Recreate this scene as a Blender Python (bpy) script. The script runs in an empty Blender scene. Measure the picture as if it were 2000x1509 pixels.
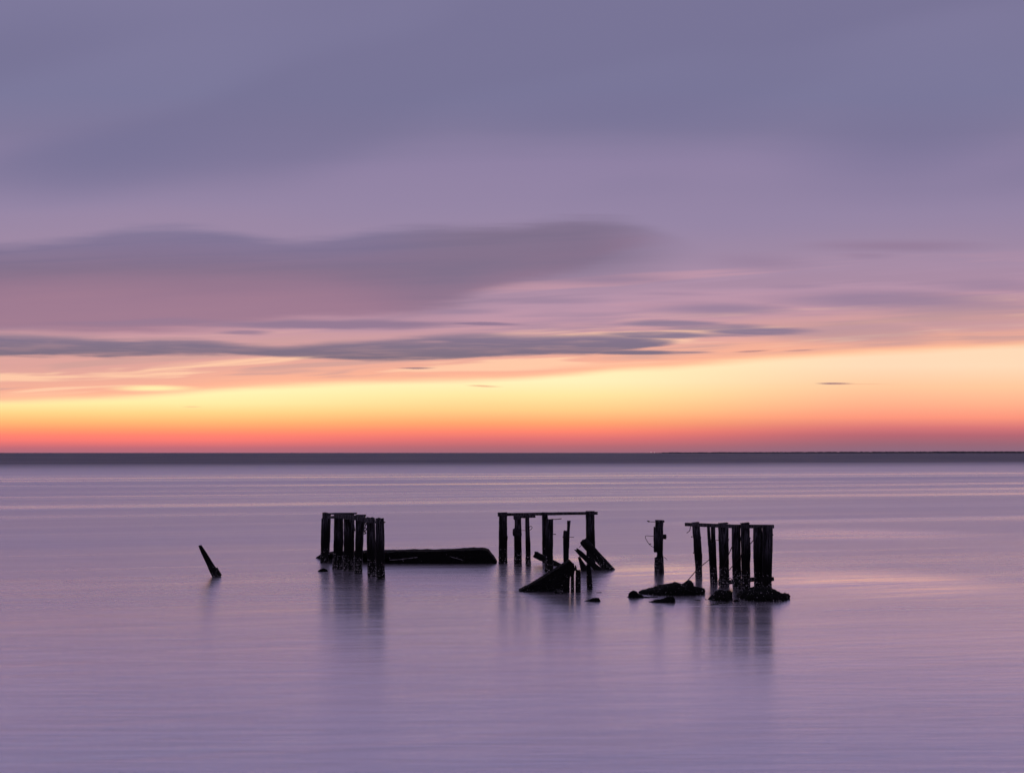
import bpy, math, random
from mathutils import Vector, noise, Matrix

scene = bpy.context.scene
col = scene.collection

# ------------------------------------------------------------------ camera
CAM_H = 4.0            # eye height above the water, metres
F = 2300.0             # focal length in pixels of the 2000-pixel-wide photograph
HORIZON = 884.0        # horizon row in the photograph
cam_data = bpy.data.cameras.new('camera')
cam_data.sensor_width = 36.0
cam_data.lens = 36.0 * F / 2000.0
cam_data.shift_y = (HORIZON - 754.5) / 2000.0
cam_data.clip_start = 0.1
cam_data.clip_end = 200000.0
cam = bpy.data.objects.new('camera', cam_data)
cam.location = (0, 0, CAM_H)
cam.rotation_euler = (math.radians(90), 0, 0)
col.objects.link(cam)
scene.camera = cam

scene.view_settings.view_transform = 'Standard'
scene.view_settings.look = 'None'
scene.view_settings.exposure = 0.0
scene.view_settings.gamma = 1.0
scene.view_settings.use_curve_mapping = False
scene.render.engine = 'CYCLES'
scene.cycles.use_denoising = True
scene.cycles.use_adaptive_sampling = True
scene.cycles.adaptive_threshold = 0.02
scene.cycles.adaptive_min_samples = 8
scene.cycles.max_bounces = 4
scene.cycles.diffuse_bounces = 2
scene.cycles.glossy_bounces = 3


def lin(r, g, b):
    def f(c):
        c = c / 255.0
        return c / 12.92 if c <= 0.04045 else ((c + 0.055) / 1.055) ** 2.4
    return (f(r), f(g), f(b), 1.0)


# ------------------------------------------------------------------ node helper
class NT:
    """Small expression builder for shader node trees."""
    def __init__(self, tree):
        self.t = tree
        self.n = tree.nodes
        self.l = tree.links
        self.dims = '3D'

    def put(self, sock, v):
        if isinstance(v, (int, float)):
            sock.default_value = v
        elif isinstance(v, tuple):
            sock.default_value = v if len(sock.default_value) == len(v) else v[:len(sock.default_value)]
        else:
            self.l.new(v, sock)

    def m(self, op, a, b=None, c=None, clamp=False):
        nd = self.n.new('ShaderNodeMath')
        nd.operation = op
        nd.use_clamp = clamp
        for i, v in enumerate((a, b, c)):
            if v is not None:
                self.put(nd.inputs[i], v)
        return nd.outputs[0]

    def add(self, a, b): return self.m('ADD', a, b)
    def sub(self, a, b): return self.m('SUBTRACT', a, b)
    def mul(self, a, b): return self.m('MULTIPLY', a, b)
    def div(self, a, b): return self.m('DIVIDE', a, b)
    def mx(self, a, b): return self.m('MAXIMUM', a, b)
    def mn(self, a, b): return self.m('MINIMUM', a, b)

    def sstep(self, v, a, b, lo=0.0, hi=1.0, kind='SMOOTHSTEP'):
        nd = self.n.new('ShaderNodeMapRange')
        nd.interpolation_type = kind
        self.put(nd.inputs['Value'], v)
        self.put(nd.inputs['From Min'], a)
        self.put(nd.inputs['From Max'], b)
        nd.inputs['To Min'].default_value = lo
        nd.inputs['To Max'].default_value = hi
        return nd.outputs['Result']

    def xyz(self, x, y, z=0.0):
        nd = self.n.new('ShaderNodeCombineXYZ')
        for i, v in enumerate((x, y, z)):
            self.put(nd.inputs[i], v)
        return nd.outputs[0]

    def sep(self, v):
        nd = self.n.new('ShaderNodeSeparateXYZ')
        self.put(nd.inputs[0], v)
        return nd.outputs

    def noise(self, vec, scale=1.0, detail=3.0, rough=0.5, dist=0.0):
        nd = self.n.new('ShaderNodeTexNoise')
        nd.noise_dimensions = self.dims
        self.put(nd.inputs['Vector'], vec)
        nd.inputs['Scale'].default_value = scale
        nd.inputs['Detail'].default_value = detail
        nd.inputs['Roughness'].default_value = rough
        nd.inputs['Distortion'].default_value = dist
        return nd.outputs[0]

    def mapping(self, vec, loc=(0, 0, 0), rot=(0, 0, 0), scale=(1, 1, 1)):
        nd = self.n.new('ShaderNodeMapping')
        self.put(nd.inputs[0], vec)
        nd.inputs['Location'].default_value = loc
        nd.inputs['Rotation'].default_value = rot
        nd.inputs['Scale'].default_value = scale
        return nd.outputs[0]

    def ramp(self, fac, stops, interp='LINEAR'):
        nd = self.n.new('ShaderNodeValToRGB')
        cr = nd.color_ramp
        cr.interpolation = interp
        stops = sorted(stops, key=lambda s: s[0])
        while len(cr.elements) < len(stops):
            cr.elements.new(0.5)
        for e, (p, c) in zip(cr.elements, stops):
            e.position = p
            e.color = c
        self.put(nd.inputs[0], fac)
        return nd.outputs[0]

    def mix(self, fac, a, b):
        nd = self.n.new('ShaderNodeMix')
        nd.data_type = 'RGBA'
        self.put(nd.inputs[0], fac)
        self.put(nd.inputs[6], a)
        self.put(nd.inputs[7], b)
        return nd.outputs[2]


# ------------------------------------------------------------------ world: afterglow sky with drawn-out cloud layers
SUN_AZ = math.radians(-12.0)     # the sun has just gone under, left of centre
world = bpy.data.worlds.new('World')
scene.world = world
world.use_nodes = True
wt = world.node_tree
wt.nodes.clear()
W = NT(wt)
W.dims = '2D'
tc = wt.nodes.new('ShaderNodeTexCoord')
dx, dy, dz = W.sep(tc.outputs['Generated'])
az = W.m('ARCTAN2', dx, dy)
azc = W.m('MINIMUM', W.m('MAXIMUM', az, -1.15), 1.15)
rho = W.m('SQRT', W.add(W.mul(dx, dx), W.mul(dy, dy)))
tan_el = W.div(dz, W.mx(rho, 0.02))
u = W.m('TANGENT', azc)
v = W.div(tan_el, W.m('COSINE', azc))
# sky coordinates: SX to the right, SY downwards, 40 units to the degree, the horizon at 884
SX = W.add(W.mul(u, 2300.0), 1000.0)
SY = W.sub(884.0, W.mul(v, 2300.0))
P = W.xyz(SX, SY)
# streaky warp of the cloud outlines
wa = W.sub(W.noise(W.mapping(P, scale=(1 / 420, 1 / 46, 1)), 1, 2, .5), .5)
wb = W.sub(W.noise(W.mapping(P, loc=(7.3, 1.7, 2.0), scale=(1 / 900, 1 / 210, 1)), 1, 1, .5), .5)
wc = W.sub(W.noise(W.mapping(P, loc=(3.1, 9.7, 5.0), scale=(1 / 170, 1 / 9, 1)), 1, 3, .6), .5)
PYs = W.add(W.add(SY, W.mul(wa, 26.0)), W.mul(wc, 6.0))
PXs = W.add(SX, W.mul(wb, 300.0))
PS = W.xyz(PXs, PYs)                                        # for thin streaks
PB = W.xyz(W.add(SX, W.mul(wb, 160.0)), W.add(W.add(SY, W.mul(wb, 60.0)), W.mul(wa, 14.0)))   # for big soft masses


PG = W.xyz(W.add(SX, W.mul(wa, 70.0)), W.add(SY, W.add(W.mul(wc, 6.0), W.mul(wa, 6.0))))
PF = W.xyz(SX, W.add(SY, W.mul(wc, 3.0)))


def blob(vec, cx, cy, rx, ry, inner=0.25, amt=1.0, tilt=0.0):
    mp = W.mapping(vec, loc=(0, 0, 0), scale=(1, 1, 1))
    nd = mp.node
    nd.vector_type = 'TEXTURE'          # inverse transform: (v - loc) / scale
    nd.inputs['Location'].default_value = (cx, cy, 0)
    nd.inputs['Rotation'].default_value = (0, 0, tilt)
    nd.inputs['Scale'].default_value = (rx, ry, 1e6)
    ln = wt.nodes.new('ShaderNodeVectorMath')
    ln.operation = 'LENGTH'
    wt.links.new(mp, ln.inputs[0])
    return W.sstep(ln.outputs['Value'], 1.0, inner, 0.0, amt)


def outline(pts, dx=0.0):
    """Height of a cloud edge along the sky, from a list of (SX, SY)."""
    nd = wt.nodes.new('ShaderNodeFloatCurve')
    cv = nd.mapping.curves[0]
    pts = [(-1000, pts[0][1])] + list(pts) + [(3000, pts[-1][1])]
    while len(cv.points) < len(pts):
        cv.points.new(.5, .5)
    for p_, (x_, y_) in zip(cv.points, pts):
        p_.location = ((x_ + 1000) / 4000.0, y_ / 1000.0)
        p_.handle_type = 'AUTO'
    nd.mapping.update()
    nd.inputs[0].default_value = 1.0
    W.put(nd.inputs[1], W.div(W.add(W.add(SX, W.mul(wb, 60.0)), 1000.0 + dx), 4000.0))
    return W.mul(nd.outputs[0], 1000.0)


def between(top, bot, soft_t, soft_b, yy):
    a = W.sstep(W.sub(yy, top), -soft_t * .4, soft_t * .6)
    b = W.sstep(W.sub(bot, yy), -soft_b * .4, soft_b * .6)
    return W.mul(a, b)


def union(items):
    r = items[0]
    for i in items[1:]:
        r = W.mx(r, i)
    return r


def px_stops(base, span, stops):
    return [(min(1, max(0, (base - y) / span)), lin(*c)) for y, c in stops]


# clear band under the cloud deck
fc = W.div(W.sub(884.0, W.add(SY, W.mul(wc, 1.5))), 200.0)
cl = W.ramp(fc, px_stops(884, 200, [(884, (172, 108, 124)), (874, (194, 108, 120)), (860, (246, 122, 116)), (850, (255, 132, 113)),
            (838, (255, 156, 110)), (824, (254, 184, 118)), (806, (254, 213, 138)), (787, (254, 236, 166)), (765, (255, 244, 182))]))
cc = W.ramp(fc, px_stops(884, 200, [(884, (158, 105, 120)), (872, (182, 106, 116)), (856, (226, 116, 116)), (842, (255, 134, 112)),
            (826, (255, 164, 112)), (800, (254, 206, 138)), (772, (254, 230, 162)), (745, (255, 242, 188))]))
cr = W.ramp(fc, px_stops(884, 200, [(884, (138, 106, 128)), (868, (152, 103, 120)), (850, (180, 103, 116)), (835, (214, 118, 120)),
            (815, (252, 150, 126)), (790, (255, 176, 140)), (755, (254, 200, 158)), (715, (254, 218, 184))]))
clear = W.mix(W.sstep(SX, 350, 1000), cl, cc)
clear = W.mix(W.sstep(SX, 1050, 1780), clear, cr)
clear = W.mix(W.sstep(SX, 1900, 3600), clear, lin(140, 108, 132))
clear = W.mix(W.sstep(SX, -200, -2600), clear, lin(150, 110, 128))

# cloud veil colours by height
upper = W.ramp(W.div(W.sub(884.0, W.add(SY, W.add(W.mul(wb, 70.0), W.mul(wa, 26.0)))), 3600.0), px_stops(884, 3600, [
    (720, (228, 166, 154)), (668, (202, 154, 160)), (625, (192, 148, 166)), (585, (182, 145, 168)), (545, (170, 140, 166)),
    (490, (156, 134, 163)), (410, (147, 131, 164)), (320, (141, 127, 162)), (250, (127, 119, 153)), (182, (121, 118, 153)),
    (20, (124, 119, 154)), (-300, (134, 124, 158)), (-900, (136, 126, 160)), (-2700, (136, 126, 160))]))
sxc = W.mn(W.mx(W.sub(SX, 1000.0), -1500.0), 1500.0)
edge = outline([(-600, 806), (0, 784), (182, 778), (350, 768), (450, 760), (600, 753), (800, 746), (1000, 740), (1100, 731), (1200, 722), (1300, 718), (1400, 710), (1500, 702), (1600, 696), (1700, 690), (1820, 684), (2200, 668)])
d_edge = W.sub(edge, W.add(SY, W.add(W.mul(wc, 5.0), W.mul(wa, 6.0))))      # distance above the deck's lower edge
veil = W.ramp(W.div(d_edge, 110.0), [(0.0, lin(255, 196, 156)), (0.12, lin(250, 178, 150)), (0.35, lin(234, 170, 154)),
                                      (0.6, lin(216, 160, 156)), (1.0, lin(206, 156, 164))])
sky = W.mix(W.sstep(d_edge, -9.0, 9.0), clear, W.mix(W.sstep(d_edge, 45.0, 115.0), veil, upper))
# bright seams and dull bands running along the veil
tl = W.xyz(SX, W.add(SY, W.mul(sxc, 0.05)))
seam = W.noise(W.mapping(tl, loc=(2.2, 4.1, 0), scale=(1 / 520, 1 / 26, 1)), 1, 3, .6, .3)
in_veil = W.mul(W.sstep(d_edge, 4.0, 22.0), W.sstep(d_edge, 120.0, 50.0))
sky = W.mix(W.mul(W.mul(W.sstep(seam, .53, .68), in_veil), .85), sky, lin(255, 204, 170))
sky = W.mix(W.mul(W.mul(W.sstep(seam, .48, .32), in_veil), .7), sky, lin(200, 156, 152))
# soft pink streaks higher up
st2 = W.noise(W.mapping(tl, loc=(5.2, 0.4, 3.0), scale=(1 / 760, 1 / 34, 1)), 1, 3, .58, .2)
in_mid = W.mul(W.sstep(SY, 470.0, 580.0), W.sstep(SY, 690.0, 640.0))
sky = W.mix(W.mul(W.mul(W.sstep(st2, .52, .7), in_mid), .55), sky, lin(216, 160, 170))
sky = W.mix(W.mul(W.mul(W.sstep(st2, .48, .3), in_mid), .6), sky, lin(160, 132, 158))
# right: a dull mauve bank over the deck edge
sky = W.mix(union([blob(PS, 1720, 648, 330, 34, .2, .75), blob(PS, 1990, 620, 360, 60, .2, .6)]), sky, lin(182, 144, 154))
# broad high darkening
hi = W.noise(W.mapping(W.xyz(SX, W.add(SY, W.mul(SX, 0.2))), loc=(1.2, 0.3, 0), scale=(1 / 900, 1 / 260, 1)), 1, 1, .45)
sky = W.mix(W.mul(W.mul(W.sstep(hi, .38, .66), W.sstep(SY, 420.0, 300.0)), .55), sky, lin(114, 110, 145))
sky = W.mix(union([blob(PB, 260, 300, 420, 130, 0.0, .75, -.12), blob(PB, 1250, 220, 520, 70, 0.0, .5), blob(PB, 1760, 280, 330, 150, 0.0, .55)]), sky, lin(116, 112, 148))

# big purple-grey cloud across the left and middle
yb = W.add(SY, W.add(W.mul(wa, 30.0), W.mul(wc, 14.0)))
c3top = outline([(-600, 470), (0, 478), (100, 470), (182, 460), (260, 446), (350, 440), (430, 446), (520, 460), (600, 467), (660, 463), (720, 450), (800, 441),
                 (900, 441), (1000, 440), (1080, 428), (1150, 424), (1220, 429), (1280, 444), (1340, 468), (1420, 500), (1600, 540)])
mauve_bot = outline([(-600, 650), (0, 650), (400, 646), (600, 628), (760, 618), (850, 602), (950, 572), (1100, 530), (1300, 470)])
c3bot = outline([(-600, 585), (0, 580), (182, 572), (400, 574), (620, 582), (700, 600), (780, 612), (850, 606), (950, 575), (1050, 556), (1150, 550), (1250, 545), (1330, 532), (1420, 500), (1600, 440)])
sky = W.mix(W.mul(between(W.add(c3top, 30.0), mauve_bot, 70, 34, yb), .92), sky, lin(153, 117, 142))
c3 = W.mul(between(c3top, c3bot, 30, 120, yb), W.sstep(SX, 1400, 1120))
c3col = W.ramp(W.div(W.sub(SY, 430.0), 170.0), [(0, lin(122, 114, 148)), (.3, lin(122, 110, 144)), (.6, lin(127, 108, 136)), (1, lin(150, 114, 140))])
c3col = W.mix(W.sstep(SX, 650, 950), c3col, lin(123, 108, 136))
sky = W.mix(W.mul(c3, W.sstep(st2, .3, .62, 1.0, .84)), sky, c3col)
# faint streaks on the right
c4 = union([blob(PG, 1760, 481, 260, 16, .1, .95), blob(PG, 1700, 500, 90, 10, .0, .6), blob(PG, 1470, 512, 150, 24, .0, .6), blob(PG, 1400, 603, 210, 19, .1, .85),
            blob(PG, 1740, 586, 330, 27, .2, .85), blob(PG, 1190, 546, 220, 14, 0, .75), blob(PG, 1960, 560, 200, 20, .1, .6), blob(PG, 1080, 588, 190, 9, 0, .6), blob(PG, 900, 608, 130, 8, 0, .6),
            blob(PG, 1560, 560, 120, 9, 0, .45), blob(PG, 1330, 575, 120, 6, 0, .4)])
sky = W.mix(c4, sky, lin(148, 124, 153))
# thin streak and the long dark bar
c2 = union([blob(PS, 640, 634, 330, 12, .35), blob(PS, 900, 634, 110, 4.5, .3), blob(PS, 330, 628, 260, 10, .2, .6), blob(PS, 470, 650, 70, 7, .2, .8)])
sky = W.mix(c2, sky, lin(144, 118, 146))
y1 = W.add(SY, W.add(W.mul(wc, 13.0), W.mul(wa, 6.0)))
c1top = outline([(-600, 655), (0, 652), (182, 659), (250, 662), (330, 662), (400, 664), (450, 670), (520, 674), (600, 671), (650, 667), (720, 663), (800, 657), (870, 652),
                 (920, 650), (1000, 655), (1100, 654), (1180, 653), (1240, 655), (1300, 664), (1360, 680), (1500, 700)])
c1bot = outline([(-600, 690), (0, 696), (182, 697), (220, 700), (280, 699), (340, 694), (420, 692), (500, 694), (580, 699), (700, 702), (850, 702), (950, 697), (1050, 693),
                 (1150, 690), (1220, 683), (1290, 674), (1340, 668), (1500, 660)])
hole = blob(PF, 845, 667, 50, 4, .2, .35)
c1 = W.mul(between(c1top, c1bot, 15, 8, y1), W.sub(1.0, hole))
c1 = union([c1, blob(PF, 1235, 688, 130, 6, .4), blob(PF, 1340, 688, 70, 2.5, .3, .7), blob(PG, 1300, 631, 130, 10, .4, .9), blob(PG, 1390, 638, 150, 11, .3, .85), blob(PG, 1470, 646, 150, 10, .4, .95),
            blob(PG, 1290, 655, 160, 10, .4, .95), blob(PG, 1400, 653, 120, 6, .2, .7)])
c1 = W.mul(c1, W.sstep(wc, .26, -.1, .80, 1.0))
c1col = W.ramp(W.div(W.sub(SY, 640.0), 60.0), [(0, lin(136, 118, 146)), (.5, lin(126, 111, 136)), (1, lin(120, 106, 126))])
sky = W.mix(c1, sky, c1col)
# glow hole in the veil low on the left, and slivers of low cloud
sky = W.mix(blob(PF, 300, 758, 110, 9, .1, .95), sky, lin(255, 240, 176))
c5 = union([blob(PF, 1630, 749, 46, 2.6, .2), blob(PF, 812, 719, 48, 2.2, .2, .9), blob(PF, 1470, 686, 50, 2.2, .2, .6, -.05), blob(PF, 1560, 684, 40, 2.0, .2, .5, -.05)])
sky = W.mix(c5, sky, lin(140, 108, 124))
sky = W.mix(union([blob(PF, 945, 753.5, 45, 2.4, .2, .8, .03), blob(PF, 1680, 750, 90, 1.5, .2, .5), blob(PF, 375, 794, 25, 1.4, .2, .5)]), sky, lin(240, 176, 140))
# below the horizon the world is not seen; keep it the colour of the far water
sky = W.mix(W.sstep(dz, 0.0, -0.01), sky, lin(82, 74, 92))
# the sky dims away from the sunset side
back = W.sstep(dy, 0.2, -0.9, 1.0, 0.88)
bg = wt.nodes.new('ShaderNodeBackground')
wt.links.new(sky, bg.inputs['Color'])
wt.links.new(back, bg.inputs['Strength'])
# thin clear air above the clouds
nish = wt.nodes.new('ShaderNodeTexSky')
nish.sky_type = 'NISHITA'
nish.sun_disc = False
nish.sun_elevation = math.radians(-1.5)
nish.sun_rotation = SUN_AZ
bg2 = wt.nodes.new('ShaderNodeBackground')
wt.links.new(nish.outputs[0], bg2.inputs['Color'])
bg2.inputs['Strength'].default_value = 0.02
ad = wt.nodes.new('ShaderNodeAddShader')
wt.links.new(bg.outputs[0], ad.inputs[0])
wt.links.new(bg2.outputs[0], ad.inputs[1])
wo = wt.nodes.new('ShaderNodeOutputWorld')
wt.links.new(ad.outputs[0], wo.inputs['Surface'])
world.cycles.sampling_method = 'MANUAL'
world.cycles.sample_map_resolution = 1024


# ------------------------------------------------------------------ placing
def depth(py):
    """Distance of the water surface seen at row py."""
    return F * CAM_H / (py - HORIZON)


def at(px, py, d):
    return Vector(((px - 1000.0) * d / F, d, CAM_H - (py - HORIZON) * d / F))


def tag(o, label=None, cat=None, group=None, kind=None):
    if label: o['label'] = label
    if cat: o['category'] = cat
    if group: o['group'] = group
    if kind: o['kind'] = kind
    return o


def mesh_obj(name, verts, faces, mat, parent=None, origin=None, smooth=False):
    org = Vector(origin) if origin is not None else Vector((0, 0, 0))
    me = bpy.data.meshes.new(name)
    me.from_pydata([tuple(Vector(p) - org) for p in verts], [], faces)
    me.update()
    if smooth:
        me.polygons.foreach_set('use_smooth', [True] * len(me.polygons))
    me.materials.append(mat)
    o = bpy.data.objects.new(name, me)
    col.objects.link(o)
    if parent is not None:
        o.parent = parent
        # children are modelled in world metres; keep them there
        o.location = org - root_loc(parent)
    else:
        o.location = org
    return o


def root_loc(o):
    p = Vector((0, 0, 0))
    while o is not None:
        p = p + o.location
        o = o.parent
    return p


def empty(name, loc):
    o = bpy.data.objects.new(name, None)
    o.empty_display_size = 0.3
    o.location = loc
    col.objects.link(o)
    return o


# ------------------------------------------------------------------ materials
def new_mat(name):
    m = bpy.data.materials.new(name)
    m.use_nodes = True
    m.node_tree.nodes.clear()
    t = NT(m.node_tree)
    out = m.node_tree.nodes.new('ShaderNodeOutputMaterial')
    bs = m.node_tree.nodes.new('ShaderNodeBsdfPrincipled')
    m.node_tree.links.new(bs.outputs[0], out.inputs['Surface'])
    return m, t, bs


def bump(t, h, strength, dist, bs):
    nd = t.n.new('ShaderNodeBump')
    nd.inputs['Strength'].default_value = strength
    nd.inputs['Distance'].default_value = dist
    t.put(nd.inputs['Height'], h)
    t.l.new(nd.outputs[0], bs.inputs['Normal'])
    return nd


def wood_material(name, dark, grey):
    m, t, bs = new_mat(name)
    g = t.n.new('ShaderNodeNewGeometry')
    pos = g.outputs['Position']
    x, y, z = t.sep(pos)
    grain = t.noise(t.mapping(pos, scale=(34, 34, 2.2)), 1, 5, .65, .4)
    patch = t.noise(t.mapping(pos, scale=(3.5, 3.5, 1.1)), 1, 3, .5)
    dry_lit = t.sstep(t.add(z, t.mul(t.sub(patch, .5), 1.4)), .75, 1.7)      # bleached above the tide mark, its pale grain also painting in highlight streaks
    c = t.ramp(grain, [(.3, dark), (.62, tuple(v * 1.7 for v in dark[:3]) + (1,)), (.8, grey)])
    c = t.mix(t.mul(dry_lit, t.sstep(grain, .42, .66)), tuple(v * .9 for v in dark[:3]) + (1,), grey)
    weed = t.mul(t.sstep(z, .55, .15), t.sstep(patch, .4, .6))
    c = t.mix(t.mul(weed, .6), c, (.006, .009, .004, 1))
    t.put(bs.inputs['Base Color'], c)
    bs.inputs['Specular IOR Level'].default_value = .10
    t.put(bs.inputs['Roughness'], t.sstep(z, .1, .8, .6, .92))
    bump(t, grain, .6, .015, bs)
    return m


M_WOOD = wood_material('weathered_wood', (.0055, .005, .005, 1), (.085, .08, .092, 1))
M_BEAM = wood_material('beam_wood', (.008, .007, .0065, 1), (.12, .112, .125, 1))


def rock_material():
    m, t, bs = new_mat('weedy_rock')
    g = t.n.new('ShaderNodeNewGeometry')
    pos = g.outputs['Position']
    n1 = t.noise(pos, 5, 5, .6)
    n2 = t.noise(pos, 26, 4, .6)
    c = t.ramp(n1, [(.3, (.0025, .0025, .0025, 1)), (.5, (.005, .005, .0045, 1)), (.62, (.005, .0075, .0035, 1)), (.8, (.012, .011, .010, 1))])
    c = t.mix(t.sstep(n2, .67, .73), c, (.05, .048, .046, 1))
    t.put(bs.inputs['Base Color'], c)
    bs.inputs['Roughness'].default_value = .85
    bs.inputs['Specular IOR Level'].default_value = .06
    bump(t, t.add(t.mul(n1, .6), n2), .8, .04, bs)
    return m


M_ROCK = rock_material()


def plain(name, c1, c2, rough, scale=20.0, metal=0.0, spec=.2):
    m, t, bs = new_mat(name)
    g = t.n.new('ShaderNodeNewGeometry')
    n1 = t.noise(g.outputs['Position'], scale, 4, .6)
    t.put(bs.inputs['Base Color'], t.mix(t.sstep(n1, .35, .65), c1, c2))
    bs.inputs['Roughness'].default_value = rough
    bs.inputs['Metallic'].default_value = metal
    bs.inputs['Specular IOR Level'].default_value = spec
    bump(t, n1, .5, .03, bs)
    return m


M_IRON = plain('rusted_iron', (.010, .008, .007, 1), (.022, .015, .011, 1), .75, 30)
M_BARN = plain('barnacle_shell', (.14, .13, .125, 1), (.55, .52, .50, 1), .8, 40)
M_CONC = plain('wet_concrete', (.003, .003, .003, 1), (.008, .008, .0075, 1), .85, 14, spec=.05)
M_WEED = plain('seaweed', (.006, .007, .004, 1), (.014, .016, .008, 1), .6, 15)
M_LAND = plain('far_land', (.05, .045, .05, 1), (.07, .06, .06, 1), 1.0, .01)
M_TREE = plain('far_foliage', (.09, .09, .10, 1), (.12, .12, .12, 1), 1.0, .03)  # foliage lightened towards grey in place of distance haze


# water: one sheet, mirror-rough by wind and swell; calm bands lie along the bars
def water_material():
    m, t, bs = new_mat('sea_water')
    g = t.n.new('ShaderNodeNewGeometry')
    pos = g.outputs['Position']
    x, y, z = t.sep(pos)
    s = t.sub(y, t.mul(x, .29))                   # distance from shore, measured across the swell
    along = t.add(x, t.mul(y, .29))
    sw = t.xyz(along, s)
    n_big = t.noise(t.mapping(sw, scale=(1 / 60, 1 / 14, 1)), 1, 4, .55, .2)
    n_mid = t.noise(t.mapping(sw, loc=(3, 7, 1), scale=(1 / 14, 1 / 2.0, 1)), 1, 3, .55, .2)
    n_fin = t.noise(t.mapping(pos, loc=(1, 2, 5), scale=(1 / 3.6, 1 / .26, 1)), 1, 4, .62, .3)
    n_run = t.noise(t.mapping(sw, loc=(9, 1, 4), scale=(1 / 150, 1 / 9, 1)), 1, 2, .5)
    # bars and swell lines, wider apart further out
    ls = t.m('LOGARITHM', t.mx(s, 1.0), math.e)
    n_lin = t.noise(t.xyz(t.mul(along, 1 / 260), t.mul(ls, 11.0), 3.0), 1, 5, .62)
    n_wid = t.noise(t.xyz(t.mul(along, 1 / 70), t.mul(ls, 4.0), 8.0), 1, 3, .5)

    def band(c, w, amt):
        q = t.div(t.m('ABSOLUTE', t.sub(t.add(s, t.mul(t.sub(n_run, .5), c * .05)), c)), w)
        return t.sstep(q, 1.0, 0.1, 0.0, amt)
    slick = t.mx(band(203, 13, 1.0), band(222, 7, .9))
    slick = t.mx(slick, band(183, 7, .5))
    slick = t.mx(slick, t.mul(band(97, 6.5, 1.0), t.sstep(along, 70, 5)))
    slick = t.mx(slick, t.mul(band(112, 5, .6), t.sstep(n_run, .4, .6)))
    slick = t.mx(slick, t.mul(band(64, 3, .7), t.sstep(x, 5, 14)))
    slick = t.mx(slick, t.mul(t.sstep(n_lin, .48, .68), t.sstep(s, 40, 110, .45, .95)))
    slick = t.mx(slick, t.mul(t.sstep(n_big, .54, .74), .5))
    # bright patches beside the ruin: smoother surging water, with highlights tinted into its colour
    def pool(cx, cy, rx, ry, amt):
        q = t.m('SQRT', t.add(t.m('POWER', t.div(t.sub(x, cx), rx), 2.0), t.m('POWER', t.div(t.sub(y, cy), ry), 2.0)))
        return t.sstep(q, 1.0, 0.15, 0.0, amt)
    lee_highlight = t.mx(pool(10.8, 36.6, 5.6, 5.5, 1.0), pool(4.8, 38.5, 3.6, 6.0, 1.0))
    lee_highlight = t.mx(lee_highlight, t.mx(pool(16.5, 58.0, 9.0, 6.0, .75), pool(2.2, 44.5, 3.0, 3.0, .7)))
    lee_highlight = t.mx(lee_highlight, pool(-1.2, 44.0, 1.6, 2.0, .6))
    lee_highlight = t.mul(lee_highlight, t.sstep(n_mid, .22, .58, .35, 1.0))
    rough = t.add(t.add(t.sstep(s, 24, 52, .215, .325, 'LINEAR'), t.sstep(s, 60, 190, 0, .035)), t.mul(t.sub(n_wid, .5), .15))
    rough = t.add(rough, t.mul(t.sub(n_mid, .5), .05))
    rough = t.add(rough, t.mul(t.sub(n_fin, .5), .17))
    rough = t.sub(rough, t.mul(t.mul(t.sub(n_lin, .5), .20), t.sstep(s, 30, 60)))
    out = t.sstep(t.add(s, t.mul(t.sub(n_lin, .5), 300.0)), 215, 520)
    rough = t.add(rough, t.mul(out, .26))
    rough = t.sub(rough, t.mul(slick, t.sstep(s, 60, 180, .06, .115)))
    rough = t.sub(rough, t.mul(lee_highlight, .10))
    t.put(bs.inputs['Roughness'], t.mx(rough, .09))
    # time-smoothed water: inshore sheen painted into colour and metallic, dark ruffled sea far out, foamy bars with painted highlights
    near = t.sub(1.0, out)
    pale = t.mx(slick, lee_highlight)
    foam_sheen = t.add(t.mul(t.sstep(n_fin, .36, .66), t.sstep(s, 90, 35, .1, .55)), t.sstep(s, 40, 20, 0.0, .45))  # foamy streaks, plus a brightening painted in towards the shore
    body = t.mix(foam_sheen, (.76, .70, .76, 1), (.97, .89, .96, 1))
    body = t.mix(t.mul(pale, .9), body, (.98, .94, 1.0, 1))  # highlights on streaks and patches, put into the base colour
    body = t.mix(t.mul(lee_highlight, .8), body, (1.0, .88, 1.0, 1))  # pinkish highlight painted over the patches by the ruin
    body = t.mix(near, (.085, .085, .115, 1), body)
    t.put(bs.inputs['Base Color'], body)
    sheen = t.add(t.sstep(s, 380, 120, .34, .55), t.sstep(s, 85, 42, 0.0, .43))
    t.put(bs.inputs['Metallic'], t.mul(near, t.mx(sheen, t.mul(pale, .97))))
    bs.inputs['IOR'].default_value = 1.40
    calm = t.sstep(s, 130, 50)
    h = t.mul(calm, t.add(t.mul(n_mid, t.add(.035, t.mul(lee_highlight, .05))), t.mul(n_fin, .007)))
    bump(t, h, .5, 1.0, bs)
    return m


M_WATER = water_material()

# ------------------------------------------------------------------ sea
R = 90000.0
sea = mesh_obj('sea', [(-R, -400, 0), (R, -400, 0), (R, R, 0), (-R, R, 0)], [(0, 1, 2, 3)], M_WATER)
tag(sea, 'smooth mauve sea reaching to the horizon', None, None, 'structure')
bed = mesh_obj('seabed', [(-400, -400, -2.2), (400, -400, -2.2), (400, 600, -2.2), (-400, 600, -2.2)], [(0, 1, 2, 3)], M_CONC)
tag(bed, 'dark seabed under the water', None, None, 'structure')


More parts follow.
